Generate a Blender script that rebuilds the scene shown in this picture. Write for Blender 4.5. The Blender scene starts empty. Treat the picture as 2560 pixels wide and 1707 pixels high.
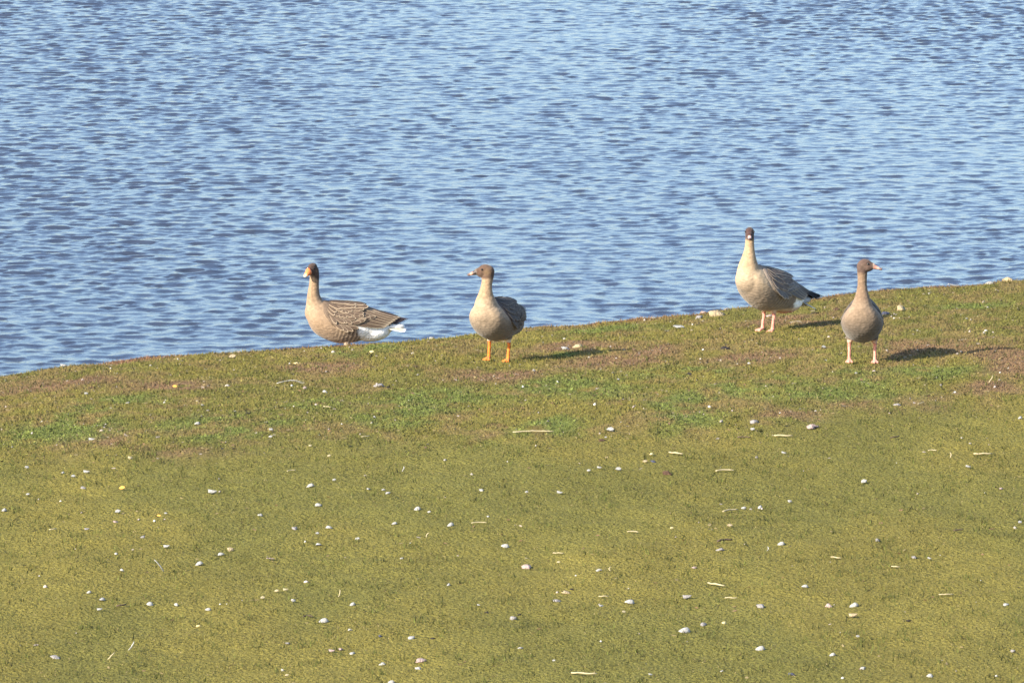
import bpy, bmesh, math, random
import numpy as np
from mathutils import Vector, Matrix, Quaternion
R = math.radians
random.seed(7); rng = np.random.default_rng(11)
scene = bpy.context.scene
C = scene.collection

# ------------------------------------------------------------------ camera
CAM_H, PITCH, FMM = 6.9, R(8.5), 231.0
FPX = 2560*FMM/36.0
cam_d = bpy.data.cameras.new('camera'); cam = bpy.data.objects.new('camera', cam_d); C.objects.link(cam)
cam.location = (0, 0, CAM_H); cam.rotation_euler = (math.pi/2-PITCH, 0, 0)
cam_d.lens = FMM; cam_d.sensor_width = 36; cam_d.clip_start = 1; cam_d.clip_end = 12000
scene.camera = cam

# ------------------------------------------------------------------ light
SUN_EL = R(28); SUN_AZ = math.atan2(-0.77, -0.64)          # azimuth measured from +Y towards +X
w = bpy.data.worlds.new('World'); scene.world = w; w.use_nodes = True
nt = w.node_tree; nt.nodes.clear()
sky = nt.nodes.new('ShaderNodeTexSky'); sky.sky_type = 'NISHITA'; sky.sun_disc = False
sky.sun_elevation = SUN_EL; sky.sun_rotation = SUN_AZ
sky.air_density = 1.0; sky.dust_density = 1.5; sky.ozone_density = 2.6
bg = nt.nodes.new('ShaderNodeBackground'); bg.inputs[1].default_value = 0.14
wo = nt.nodes.new('ShaderNodeOutputWorld')
nt.links.new(sky.outputs[0], bg.inputs[0]); nt.links.new(bg.outputs[0], wo.inputs[0])
sd = bpy.data.lights.new('sun', 'SUN'); sd.energy = 5.0; sd.angle = R(0.5); sd.color = (1.0, 0.90, 0.72)
so = bpy.data.objects.new('sun', sd); C.objects.link(so)
sv = Vector((math.sin(SUN_AZ)*math.cos(SUN_EL), math.cos(SUN_AZ)*math.cos(SUN_EL), math.sin(SUN_EL)))
so.rotation_euler = sv.to_track_quat('Z', 'Y').to_euler(); so.location = (-20, -20, 30)
vs = scene.view_settings
vs.view_transform = 'Standard'; vs.look = 'None'; vs.gamma = 1; vs.use_curve_mapping = False
vs.exposure = 1.3

# ------------------------------------------------------------------ helpers
def hash2(ix, iy, seed):
    n = (ix.astype(np.int64)*374761393 + iy.astype(np.int64)*668265263 + seed*982451653) & 0xffffffff
    n = ((n ^ (n >> 13))*1274126177) & 0xffffffff
    n = n ^ (n >> 16)
    return (n & 0xffff)/65535.0
def vnoise(x, y, seed=0):
    x = np.asarray(x, float); y = np.asarray(y, float)
    ix = np.floor(x); iy = np.floor(y); fx = x-ix; fy = y-iy
    fx = fx*fx*(3-2*fx); fy = fy*fy*(3-2*fy)
    a = hash2(ix, iy, seed); b = hash2(ix+1, iy, seed); c = hash2(ix, iy+1, seed); d = hash2(ix+1, iy+1, seed)
    return (a*(1-fx)+b*fx)*(1-fy)+(c*(1-fx)+d*fx)*fy
def fbm(x, y, seed=0, o=3):
    s = 0; a = 1; t = 0
    for i in range(o):
        s = s+a*vnoise(x*2**i+17*i, y*2**i-9*i, seed+i); t += a; a *= .55
    return s/t
def smooth(a, b, x):
    t = np.clip((x-a)/(b-a), 0, 1); return t*t*(3-2*t)

def ray_level(px, py, z=0.0):
    u = (px-1280)/FPX; v = (853.5-py)/FPX
    dy = math.cos(PITCH)+v*math.sin(PITCH); dz = -math.sin(PITCH)+v*math.cos(PITCH)
    t = (z-CAM_H)/dz
    return u*t, dy*t
ZC = .546                                                     # how far the turf has dropped at the lip of the bank
def ray_ground(px, py):
    """the point of the bank seen in a given direction"""
    z = 0.0
    for i in range(25):
        x, y = ray_level(px, py, z); z = .5*z+.5*float(macro_z(x, y))
    return x, y
crest_px = [(0,938),(218,905),(435,887),(762,867),(1023,849),(1165,833),(1306,816),(1524,802),(1741,786),(1839,771),(2046,741),(2177,725),(2394,712),(2560,697)]
cp = np.array([ray_level(*p, -ZC) for p in crest_px])
SL = .62
def crest(x):
    x = np.asarray(x, float)
    y = np.interp(x, cp[:, 0], cp[:, 1])
    y = np.where(x < cp[0, 0], cp[0, 1]+(x-cp[0, 0])*SL, y)
    return np.where(x > cp[-1, 0], cp[-1, 1]+(x-cp[-1, 0])*SL, y)
WATER_Z = -1.15
def macro_z(x, y):
    a = (y-crest(x))*.85+6.4
    return -.085*(a+np.sqrt(a*a+.5))/2
def ground_z(x, y):
    x = np.asarray(x, float); y = np.asarray(y, float)
    wob = .16*(fbm(x*2.2, y*.9, 40, 4)-.5)
    s = (y-crest(x))*.85+wob
    g = (s+np.sqrt(s*s+.0036))/2
    z = -.6*g
    z = np.maximum(z+macro_z(x, y), -3.0)
    near = smooth(25, 29, y)*smooth(66, 61, y)*smooth(-9, -7, x)*smooth(9, 7, x)
    z = z+near*(.030*(fbm(x*.8, y*.8, 3, 2)-.5)+.030*(fbm(x*4, y*4, 5, 3)-.5))
    return z
def gz(x, y): return float(ground_z(x, y))

def mat(name, col=(.5, .5, .5), rough=.8, attr=None, bump=None, spec=.3, vary=0.0, vscale=60, sub=0):
    m = bpy.data.materials.new(name); m.use_nodes = True; t = m.node_tree; p = t.nodes['Principled BSDF']
    p.inputs['Roughness'].default_value = rough; p.inputs['Specular IOR Level'].default_value = spec
    p.inputs['Base Color'].default_value = (*col, 1)
    src = None
    if attr:
        a = t.nodes.new('ShaderNodeAttribute'); a.attribute_name = attr; src = a.outputs['Color']
    tc = t.nodes.new('ShaderNodeTexCoord')
    if vary:
        n = t.nodes.new('ShaderNodeTexNoise'); n.inputs['Scale'].default_value = vscale; n.inputs['Detail'].default_value = 4
        t.links.new(tc.outputs['Object'], n.inputs['Vector'])
        mr = t.nodes.new('ShaderNodeMapRange'); mr.inputs[1].default_value = .3; mr.inputs[2].default_value = .7
        mr.inputs[3].default_value = 1-vary; mr.inputs[4].default_value = 1+vary
        t.links.new(n.outputs[0], mr.inputs[0])
        mx = t.nodes.new('ShaderNodeVectorMath'); mx.operation = 'SCALE'
        if src: t.links.new(src, mx.inputs[0])
        else: mx.inputs[0].default_value = col
        t.links.new(mr.outputs[0], mx.inputs['Scale']); src = mx.outputs[0]
    if src: t.links.new(src, p.inputs['Base Color'])
    if bump:
        n = t.nodes.new('ShaderNodeTexNoise'); n.inputs['Scale'].default_value = bump[0]; n.inputs['Detail'].default_value = 5
        t.links.new(tc.outputs['Object'], n.inputs['Vector'])
        b = t.nodes.new('ShaderNodeBump'); b.inputs['Strength'].default_value = bump[1]; b.inputs['Distance'].default_value = bump[2]
        t.links.new(n.outputs[0], b.inputs['Height']); t.links.new(b.outputs[0], p.inputs['Normal'])
    return m

def np_mesh(name, verts, faces, k, material, cols=None, smooth_=True):
    """verts (n,3), faces (m,k)"""
    me = bpy.data.meshes.new(name); verts = np.asarray(verts, np.float32); faces = np.asarray(faces, np.int32)
    me.vertices.add(len(verts)); me.vertices.foreach_set('co', verts.ravel())
    me.loops.add(faces.size); me.loops.foreach_set('vertex_index', faces.ravel())
    me.polygons.add(len(faces)); me.polygons.foreach_set('loop_start', np.arange(0, faces.size, k, dtype=np.int32))
    me.polygons.foreach_set('use_smooth', np.full(len(faces), smooth_))
    me.update(calc_edges=True)
    if cols is not None:
        ca = me.color_attributes.new('Col', 'FLOAT_COLOR', 'POINT')
        c4 = np.ones((len(verts), 4), np.float32); c4[:, :3] = cols
        ca.data.foreach_set('color', c4.ravel())
    if material: me.materials.append(material)
    o = bpy.data.objects.new(name, me); C.objects.link(o); return o
def grid_faces(nx, ny):
    i = np.arange(nx*ny).reshape(ny, nx)
    return np.stack([i[:-1, :-1].ravel(), i[:-1, 1:].ravel(), i[1:, 1:].ravel(), i[1:, :-1].ravel()], 1)
def grid_mesh(name, xs, ys, zf, material, colf=None):
    X, Y = np.meshgrid(xs, ys); Z = zf(X, Y)
    if isinstance(Z, tuple): X, Y, Z = Z
    v = np.stack([X.ravel(), Y.ravel(), Z.ravel()], 1)
    return np_mesh(name, v, grid_faces(len(xs), len(ys)), 4, material, None if colf is None else colf(X.ravel(), Y.ravel()))
def tag(o, label=None, cat=None, group=None, kind=None):
    if label: o['label'] = label
    if cat: o['category'] = cat
    if group: o['group'] = group
    if kind: o['kind'] = kind
    return o

# ------------------------------------------------------------------ ground cover colours (what grows where)
def patch(px, py, rx, ry):
    x, y = ray_ground(px, py); x1, _ = ray_ground(px+rx, py); _, y1 = ray_ground(px, py-ry); _, y0 = ray_ground(px, py+ry)
    return x, y, abs(x1-x), abs(y1-y0)/2
greens = [patch(*p) for p in [(570,1062,190,36),(1370,1066,120,24),(1330,1110,180,22),(1430,970,230,38),(1080,1000,220,40),(1520,826,170,14),(1730,1058,130,38),(1870,970,150,30),
          (2080,985,230,26),(1720,1000,130,30),(2430,762,140,12),(2330,925,150,22),(150,1075,180,50),(1400,885,70,12),(280,1010,120,30),(900,880,110,12),(1000,1040,160,26),(760,1020,130,25),(1700,930,180,22),(2150,950,90,22)]]
browns = [patch(*p) for p in [(1250,936,200,16),(810,915,130,22),(1540,905,190,24),(1880,895,170,24),(2160,1006,150,22),(2330,870,190,28),(2520,900,110,60),(1990,1040,120,22),(420,965,140,16),(510,1145,120,30),
          (160,960,190,18),(1440,870,150,12),(1640,880,80,12),(2300,1010,110,20),(1230,1090,50,14),(330,900,120,10),(2500,980,120,20),(1680,1045,60,16),(230,1105,120,30),(1950,800,160,14)]]
def pmask(ps, x, y, seed, lo=.30, hi=.55):
    m = np.zeros_like(x)
    jx = .25*(fbm(x*3, y*1.5, seed, 3)-.5); jy = 1.2*(fbm(x*3, y*1.5, seed+9, 3)-.5)
    for cx, cy, rx, ry in ps:
        d = np.sqrt(((x+jx-cx)/rx)**2+((y+jy-cy)/ry)**2)
        m = np.maximum(m, smooth(1.25, .3, d))
    return m*smooth(lo, hi, fbm(x*6, y*2.6, seed+5, 3))
rough_px = [(-400,1190),(0,1160),(400,1150),(1000,1125),(1500,1105),(1900,1090),(2100,1045),(2350,1000),(2560,985),(3000,960)]
rp = np.array([ray_ground(*p) for p in rough_px])
def rough_zone(x, y):
    yb = np.interp(x, rp[:, 0], rp[:, 1])
    return smooth(-.8, .8, y-yb+1.6*(fbm(x*1.3, y*.6, 21, 3)-.5))
OLIVE = np.array([.205, .174, .042]); OLIVE2 = np.array([.172, .157, .039]); GREEN = np.array([.150, .182, .045]); BROWN = np.array([.23, .135, .080]); EARTH=np.array([.12,.075,.042]); TAN = np.array([.32, .25, .12])
def cover_col(x, y):
    n1 = fbm(x*.9, y*.35, 60, 3)[:, None]; n2 = fbm(x*5, y*2.2, 66, 3)[:, None]
    base = OLIVE*(1-smooth(.35, .65, n1))+OLIVE2*smooth(.35, .65, n1)
    rz = rough_zone(x, y)[:, None]
    base = base*(.86+.28*fbm(x*2.3, y*.9, 71, 3)[:, None])
    mot = smooth(.46, .66, n2)*rz
    base = base*(1-mot*.7)+(BROWN*.55+OLIVE*.5)*mot*.7
    b = (pmask(browns, x, y, 80, .18, .42)*rz[:, 0])[:, None]*.85; g = (pmask(greens, x, y, 90)*rz[:, 0])[:, None]*.9
    base = base*(1-b)+BROWN*b
    base = base*(1-g)+GREEN*g
    sedge = smooth(-.35, -.05, (y-crest(x)))[:, None]*smooth(.45, .6, fbm(x*1.5, y*.5, 101, 2))[:, None]
    base = base*(1-.6*sedge)+np.array([.22, .085, .05])*.6*sedge
    return base
gm = mat('turf_ground', attr='Col', rough=.95, spec=.1, bump=(45, .9, .03), vary=.25, vscale=30)
xs = np.concatenate([np.array([-2500, -1200, -500, -200, -90, -50, -30, -20, -14, -10, -8]), np.arange(-7, 7.001, .045), np.array([8, 10, 14, 20, 30, 50, 90, 200, 500, 1200, 2500])])
ys = np.concatenate([np.array([-1500, -600, -200, -80, -30, 0, 10, 18, 24, 27]), np.arange(29, 58.001, .058), np.array([59, 61, 64, 70, 80, 100, 160, 400, 1500])])
g = grid_mesh('ground', xs, ys, ground_z, gm, lambda x, y: cover_col(x, y)*.8)
tag(g, kind='structure')

# ------------------------------------------------------------------ water: a wind-chopped surface
wm = bpy.data.materials.new('lake_water'); wm.use_nodes = True
t = wm.node_tree; p = t.nodes['Principled BSDF']
p.inputs['Base Color'].default_value = (.032, .043, .072, 1); p.inputs['Roughness'].default_value = .07; p.inputs['IOR'].default_value = 1.333
tc = t.nodes.new('ShaderNodeTexCoord'); n1 = t.nodes.new('ShaderNodeTexNoise'); n1.inputs['Scale'].default_value = 16; n1.inputs['Detail'].default_value = 4; n1.inputs['Roughness'].default_value = .6
b = t.nodes.new('ShaderNodeBump'); b.inputs['Strength'].default_value = .3; b.inputs['Distance'].default_value = .02
t.links.new(tc.outputs['Object'], n1.inputs['Vector']); t.links.new(n1.outputs[0], b.inputs['Height']); t.links.new(b.outputs[0], p.inputs['Normal'])
DXW = .045
NX, NY = 360, 1090
LX, LY = NX*DXW, NY*DXW
kx = np.fft.fftfreq(NX, DXW)*2*np.pi; ky = np.fft.fftfreq(NY, DXW)*2*np.pi
KX, KY = np.meshgrid(kx, ky); K = np.hypot(KX, KY); K[0, 0] = 1
wd = R(262)                                                  # waves run nearly towards the bank
cosd = (KX*math.cos(wd)+KY*math.sin(wd))/K
k0 = 2*np.pi/.30
S = np.exp(-1.1*(k0/K)**2)*K**-3.7*(.22+np.abs(cosd)**2)*np.exp(-(K*.015)**2)
S[0, 0] = 0
H = (rng.normal(size=S.shape)+1j*rng.normal(size=S.shape))*np.sqrt(S)
h = np.fft.ifft2(H); hx = np.fft.ifft2(1j*KX*H); hy = np.fft.ifft2(1j*KY*H)
dxp = np.real(np.fft.ifft2(-1j*KX/K*H)); dyp = np.real(np.fft.ifft2(-1j*KY/K*H))
sl = math.sqrt(np.mean(np.real(hx)**2+np.real(hy)**2)); AMP = .140/sl
h = np.real(h)*AMP; dxp *= AMP; dyp *= AMP
X0w, Y0w = -LX/2, 43.0
fx = X0w+np.arange(NX)*DXW; fy = Y0w+np.arange(NY)*DXW
xw = np.concatenate([[-4000, -1500, -600, -250, -100, -50, -25, -14, -9], fx, [9, 14, 25, 50, 100, 250, 600, 1500, 4000]])
yw = np.concatenate([[-1500, -400, -100, 0, 20, 32, 40], fy, [94, 97, 102, 110, 130, 180, 300, 600, 1500, 4000, 9000]])
def waterf(X, Y):
    IX = np.mod(np.rint((X-X0w)/DXW), NX).astype(int); IY = np.mod(np.rint((Y-Y0w)/DXW), NY).astype(int)
    m = ((X >= fx[0]) & (X <= fx[-1]) & (Y >= fy[0]) & (Y <= fy[-1]))*1.0
    fade = m*smooth(fx[0], fx[0]+.6, X)*smooth(fx[-1], fx[-1]-.6, X)*smooth(fy[0], fy[0]+.6, Y)*smooth(fy[-1], fy[-1]-1, Y)
    gust = .62+.8*fbm(X*.25, Y*.06, 200, 3)
    a = fade*gust
    return X-.5*dxp[IY, IX]*a, Y-(.5*dyp[IY, IX]+2.3*h[IY, IX])*a, WATER_Z+h[IY, IX]*a
wo_ = grid_mesh('water', xw, yw, waterf, wm); tag(wo_, kind='structure')

# ------------------------------------------------------------------ turf: blades and small leaves
def in_view(x, y, mx=.9): return np.abs(x) < (1280/FPX)*np.hypot(y, CAM_H)+mx
def scatter(n, seed, dens=None, y0=31.4, y1=56.8):
    r = np.random.default_rng(seed)
    x = r.uniform(-5.4, 5.4, n); y = r.uniform(y0, y1, n)
    k = in_view(x, y) & (y < crest(x)+.45)
    x = x[k]; y = y[k]
    if dens is not None:
        k = r.uniform(size=len(x)) < dens(x, y); x = x[k]; y = y[k]
    return x, y, r
def blades(name, n, seed, hf, wf, lean, colf, dens=None, broad=False, mat_=None):
    x, y, r = scatter(n, seed, dens); m = len(x)
    z = ground_z(x, y)-.002
    hh = hf(x, y, r); ww = wf(x, y, r); a = r.uniform(0, 2*np.pi, m); la = r.uniform(0, 2*np.pi, m); ll = hh*np.abs(r.normal(0, lean, m))
    ux, uy = np.cos(a), np.sin(a)
    P = np.stack([x, y, z], 1); col = colf(x, y, r)
    tip = P+np.stack([np.cos(la)*ll, np.sin(la)*ll, hh], 1)
    U = np.stack([ux, uy, r.normal(0, .15, m)], 1)*ww[:, None]/2
    if broad:
        mid = (P+tip)/2
        v = np.stack([P, mid+U, tip, mid-U], 1).reshape(-1, 3); f = np.arange(m*4).reshape(m, 4); k = 4
    else:
        v = np.stack([P-U, P+U, tip], 1).reshape(-1, 3); f = np.arange(m*3).reshape(m, 3); k = 3
    o = np_mesh(name, v, f, k, mat_, np.repeat(col, k, 0), False); return o
def turf_col(x, y, r):
    c = cover_col(x, y); m = len(x)
    v = np.exp(r.normal(.0, .11, m))[:, None]*(.80+.4*fbm(x*11, y*4.5, 401, 2)[:, None]); c = c*v
    q = r.uniform(size=m); c[q > .965] = TAN*r.uniform(.6, 1.1, (np.sum(q > .965), 1))
    d = q < .035; c[d] = EARTH*r.uniform(.4, .9, (np.sum(d), 1))
    return c
def clump(x, y): return .45+.9*fbm(x*7, y*4, 301, 3)
bm_ = mat('turf_blades', attr='Col', rough=.75, spec=.25)
lf = mat('turf_leaves', attr='Col', rough=.8, spec=.15)
for m_ in (bm_, lf):
    t_ = m_.node_tree; p_ = t_.nodes['Principled BSDF']; o_ = t_.nodes['Material Output']; a_ = [q for q in t_.nodes if q.type == 'ATTRIBUTE'][0]
    ge = t_.nodes.new('ShaderNodeNewGeometry'); v1 = t_.nodes.new('ShaderNodeVectorMath'); v1.operation = 'MULTIPLY_ADD'; v1.inputs[1].default_value = (.38, .38, .38); v1.inputs[2].default_value = (0, 0, 1)
    v2 = t_.nodes.new('ShaderNodeVectorMath'); v2.operation = 'NORMALIZE'; t_.links.new(ge.outputs['Normal'], v1.inputs[0]); t_.links.new(v1.outputs[0], v2.inputs[0]); t_.links.new(v2.outputs[0], p_.inputs['Normal'])
    tr = t_.nodes.new('ShaderNodeBsdfTranslucent'); ms = t_.nodes.new('ShaderNodeMixShader'); ms.inputs[0].default_value = .22
    t_.links.new(a_.outputs['Color'], tr.inputs[0]); t_.links.new(p_.outputs[0], ms.inputs[1]); t_.links.new(tr.outputs[0], ms.inputs[2]); t_.links.new(ms.outputs[0], o_.inputs['Surface'])
o = blades('grass', 760000, 31, lambda x, y, r: (.005+.006*r.uniform(size=len(x))+.012*rough_zone(x, y)*r.uniform(size=len(x)))*clump(x, y)*1.1,
       lambda x, y, r: .006+.004*r.uniform(size=len(x)), .9, turf_col, None, False, bm_)
tag(o, 'short olive turf covering the bank', 'grass', kind='stuff')
def leaf_col(x, y, r):
    m = len(x); g_ = (.5+.5*pmask(greens, x, y, 90))[:, None]
    c = cover_col(x, y)*(1-.5*g_)+np.array([.17, .205, .052])*.5*g_
    return c*np.exp(r.normal(-.05, .24, m))[:, None]
o = blades('ground_leaves', 330000, 33, lambda x, y, r: .005+.014*r.uniform(size=len(x)), lambda x, y, r: .009+.011*r.uniform(size=len(x)), 1.9, leaf_col,
       lambda x, y: rough_zone(x, y)*(.22+.75*pmask(greens, x, y, 90)), True, lf)
tag(o, 'patches of small green clover leaves in the rough band of turf', 'ground cover', kind='stuff')
def litter_col(x, y, r):
    m = len(x); q = r.uniform(size=(m, 1))
    return np.where(q < .55, TAN*.95, np.where(q < .8, BROWN*1.1, np.array([.38, .32, .27])))*r.uniform(.6, 1.15, (m, 1))
o = blades('dead_grass_litter', 110000, 35, lambda x, y, r: .004+.008*r.uniform(size=len(x)), lambda x, y, r: .012+.022*r.uniform(size=len(x)), 2.2, litter_col,
       lambda x, y: .015+rough_zone(x, y)*(.10+.35*pmask(browns, x, y, 80)), True, bm_)
tag(o, 'bits of bleached dead grass and plant litter among the turf', 'plant litter', kind='stuff')
# tufts of slightly taller dark grass near the bottom of the frame
tuftp = [patch(*p) for p in [(1500,1640,160,16),(1330,1640,60,14),(2290,1500,130,16),(1680,1380,120,12),(2220,1400,120,16),(1130,1630,90,10),(1560,1375,70,10),(1800,1240,110,8),(90,1650,0.01,0.01),(1230,1510,60,8),(1000,1500,90,8),(750,1320,60,6),(1900,1690,200,12)]]
o = blades('grass_tufts', 380000, 39, lambda x, y, r: .018+.020*r.uniform(size=len(x)), lambda x, y, r: .005+.004*r.uniform(size=len(x)), .6,
       lambda x, y, r: (np.array([.09, .10, .022])*(1-smooth(-.5, -.2, y-crest(x))[:, None])+cover_col(x, y)*smooth(-.5, -.2, y-crest(x))[:, None])*np.exp(r.normal(0, .3, len(x)))[:, None],
       lambda x, y: .40*pmask(tuftp, x, y, 130)+.55*smooth(.60, .68, fbm(x*13, y*6, 601, 3))+.012+.22*smooth(-.45, -.1, y-crest(x)), False, bm_)
tag(o, 'darker tufts of longer grass scattered over the turf', 'grass tufts', kind='stuff')

# crumbs of gravel too many to count
def rock_template(seed, sub=1, flat=.6, jag=.25):
    bm = bmesh.new(); bmesh.ops.create_icosphere(bm, subdivisions=sub, radius=1)
    r = random.Random(seed); off = Vector((r.uniform(0, 50), r.uniform(0, 50), r.uniform(0, 50)))
    from mathutils import noise as mn
    for v in bm.verts:
        k = 1+jag*(mn.noise(v.co*1.1+off))*1.6+jag*.5*mn.noise(v.co*2.7+off)
        v.co = Vector((v.co.x*k, v.co.y*k*(.75+.2*math.sin(seed)), v.co.z*k*flat))
    return bm
def bm_arrays(bm):
    bm.verts.ensure_lookup_table(); bm.faces.ensure_lookup_table()
    return np.array([v.co[:] for v in bm.verts]), np.array([[v.index for v in f.verts] for f in bm.faces])
tv, tf = bm_arrays(rock_template(3, 1, .6, .4))
def crumbs(name, n, seed, dens, sz, palette):
    x, y, r = scatter(n, seed, dens); m = len(x); z = ground_z(x, y)+.004
    s = sz[0]+(sz[1]-sz[0])*r.uniform(size=m)**2.5; a = r.uniform(0, 6.28, m); ca, sa = np.cos(a), np.sin(a)
    V = tv[None, :, :]*s[:, None, None]*np.array([1, 1, 1]); V = V*r.uniform(.7, 1.3, (m, 1, 3))
    Vx = V[:, :, 0]*ca[:, None]-V[:, :, 1]*sa[:, None]+x[:, None]; Vy = V[:, :, 0]*sa[:, None]+V[:, :, 1]*ca[:, None]+y[:, None]; Vz = V[:, :, 2]+z[:, None]
    F = (tf[None]+np.arange(m)[:, None, None]*len(tv)).reshape(-1, 3)
    pal = .62*np.array(palette)[r.integers(0, len(palette), m)]*r.uniform(.7, 1.1, (m, 1))
    return np_mesh(name, np.stack([Vx, Vy, Vz], 2).reshape(-1, 3), F, 3, mat(name+'_stone', attr='Col', rough=.85), np.repeat(pal, len(tv), 0), True)
gravp = [patch(*p) for p in [(2500,835,90,10),(2350,705,90,6),(2520,695,70,8),(1780,790,60,8),(1440,868,60,7),(2350,938,60,8),(240,1075,70,14),(1640,800,110,5),(2540,960,50,20),(2230,785,60,8),(1012,1366,22,3),(1885,1150,30,5)]]
o = crumbs('gravel', 60000, 41, lambda x, y: (.006+.020*rough_zone(x, y)+.35*pmask(gravp, x, y, 150)), (.004, .016), [(.55, .5, .45), (.45, .38, .33), (.6, .5, .46), (.3, .27, .25), (.7, .68, .64)])
tag(o, 'fine pale gravel and shell grit sprinkled over the turf', 'gravel', kind='stuff')
o = crumbs('shoreline_gravel', 40000, 43, lambda x, y: .7*smooth(.48, .66, fbm(x*1.5, y*0, 77, 2))*smooth(-.12, .02, y-crest(x))*smooth(.4, .2, y-crest(x)), (.008, .026), [(.4, .32, .28), (.5, .42, .38), (.3, .2, .16), (.6, .55, .5)])
tag(o, 'brown and pinkish shingle along the lip of the bank', 'shingle', kind='stuff')

# ------------------------------------------------------------------ litter things
WHITE = mat('shell_white', (.29, .285, .27), .8, vary=.35, vscale=5, bump=(14, .4, .01))
M = {'white': WHITE,
     'grey': mat('stone_grey', (.24, .225, .22), .85, vary=.3, vscale=3, bump=(4, .5, .05)),
     'pink': mat('stone_pinkish', (.33, .25, .23), .85, vary=.2, vscale=3, bump=(4, .5, .05)),
     'tan': mat('stone_tan', (.33, .26, .16), .85, vary=.25, vscale=3, bump=(4, .5, .05)),
     'dark': mat('clod_dark', (.045, .038, .040), .9, vary=.4, vscale=3, bump=(5, .8, .08)),
     'brown': mat('clod_brown', (.13, .075, .05), .9, vary=.3, vscale=3, bump=(5, .8, .08)),
     'slate': mat('stone_slate', (.045, .05, .085), .7, vary=.2, vscale=3),
     'yellow': mat('shell_yellow', (.55, .45, .22), .55, vary=.15, vscale=5),
     'orange': mat('leaf_orange', (.68, .33, .07), .6, vary=.15, vscale=5),
     'straw': mat('straw_pale', (.33, .28, .17), .6, vary=.15, vscale=6),
     'twig': mat('twig_dark', (.07, .05, .035), .9, vary=.3, vscale=6)}
def from_bm(name, bm, m, smooth_=True):
    me = bpy.data.meshes.new(name); bm.to_mesh(me); bm.free()
    for q in me.polygons: q.use_smooth = smooth_
    if m: me.materials.append(m)
    return me
def shell_bm(seed):
    r = random.Random(seed); bm = bmesh.new(); nr, na = 5, 18; rings = []
    el = r.uniform(.65, .95)
    for thick in (0, 1):
        for i in range(nr+1):
            q = i/nr; ring = []
            for j in range(na):
                a = 2*math.pi*j/na; rib = 1+.05*math.cos(a*9)*q
                rad = q*(1-.12*math.cos(a))*rib*(1 if not thick else .9)
                x = rad*math.cos(a)+.25*(1-q); y = rad*math.sin(a)*el
                z = (.62 if not thick else .5)*(1-q**2.2)+.03*r.random()
                ring.append(bm.verts.new((x, y, z)) if i or j == 0 else ring[0])
            rings.append(ring)
    for tck in (0, 1):
        for i in range(nr):
            a0, a1 = rings[tck*(nr+1)+i], rings[tck*(nr+1)+i+1]
            for j in range(na):
                vs_ = [a0[j], a1[j], a1[(j+1) % na], a0[(j+1) % na]]
                u = []
                [u.append(v) for v in vs_ if v not in u]
                if tck: u.reverse()
                if len(u) > 2: bm.faces.new(u)
    a0, a1 = rings[nr], rings[2*nr+1]
    for j in range(na): bm.faces.new([a0[j], a1[j], a1[(j+1) % na], a0[(j+1) % na]])
    return bm
def tube_bm(pts, rad, seg=7, bm=None, flat=1.0, caps=True):
    bm = bm or bmesh.new(); pts = [Vector(p) for p in pts]; rings = []
    up = Vector((0, 0, 1)); prev = None
    for i, q in enumerate(pts):
        d = (pts[min(i+1, len(pts)-1)]-pts[max(i-1, 0)]).normalized()
        if prev is None:
            s = d.cross(up)
            if s.length < .1: s = d.cross(Vector((0, 1, 0)))
        else: s = prev-d*prev.dot(d)
        s.normalize(); prev = s; n = s.cross(d).normalized()
        rings.append([bm.verts.new(q+s*math.cos(a)*rad[i]+n*math.sin(a)*rad[i]*flat) for a in [2*math.pi*k/seg for k in range(seg)]])
    for a, b_ in zip(rings, rings[1:]):
        for k in range(seg): bm.faces.new([a[k], a[(k+1) % seg], b_[(k+1) % seg], b_[k]])
    if caps: bm.faces.new(list(reversed(rings[0]))); bm.faces.new(rings[-1])
    return bm
def straw_bm(seed, bend=.12):
    r = random.Random(seed); n = 9; b1 = r.uniform(-bend, bend)
    pts = [(-.5+i/(n-1), b1*math.sin(math.pi*i/(n-1))+.01*r.uniform(-1, 1), .012+.03*math.sin(math.pi*i/(n-1))*r.random()) for i in range(n)]
    return tube_bm(pts, [.035*(1-.5*abs(i/(n-1)-.4)) for i in range(n)], 6)
def curl_bm(seed):
    """downy feather: curved quill with a ragged vane on both sides"""
    r = random.Random(seed); bm = bmesh.new(); n = 12
    pts = [Vector((-.5+i/(n-1), .10*math.sin(2.6*i/(n-1)), .02+.10*math.sin(math.pi*i/(n-1)))) for i in range(n)]
    tube_bm(pts, [.014*(1-.7*i/(n-1)) for i in range(n)], 5, bm)
    for i in range(1, n-1):
        wv = .11*math.sin(math.pi*min(1, i/(n-2)*.9+.1))
        for s in (-1, 1):
            for k in range(2):
                q = pts[i]+Vector((.04*k, 0, 0)); t_ = q+Vector((.07+.02*r.random(), s*wv*(1+.2*r.random()), .03))
                bm.faces.new([bm.verts.new(q), bm.verts.new(q+Vector((.05, 0, 0))), bm.verts.new(t_)])
    return bm
def leaf_bm(seed):
    bm = bmesh.new(); o_ = [(-.5, 0), (-.3, .25), (0, .38), (.3, .25), (.5, 0), (.3, -.25), (0, -.38), (-.3, -.25)]
    top = [bm.verts.new((x, y, .10+.10*abs(y)+.08*x*x)) for x, y in o_]; bot = [bm.verts.new((x, y, .06+.10*abs(y)+.08*x*x)) for x, y in o_]
    bm.faces.new(top); bm.faces.new(list(reversed(bot)))
    for k in range(8): bm.faces.new([top[k], bot[k], bot[(k+1) % 8], top[(k+1) % 8]])
    return bm
def clod_bm(seed):
    bm = rock_template(seed, 2, .55, .75); return bm
LIB = {}
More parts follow.
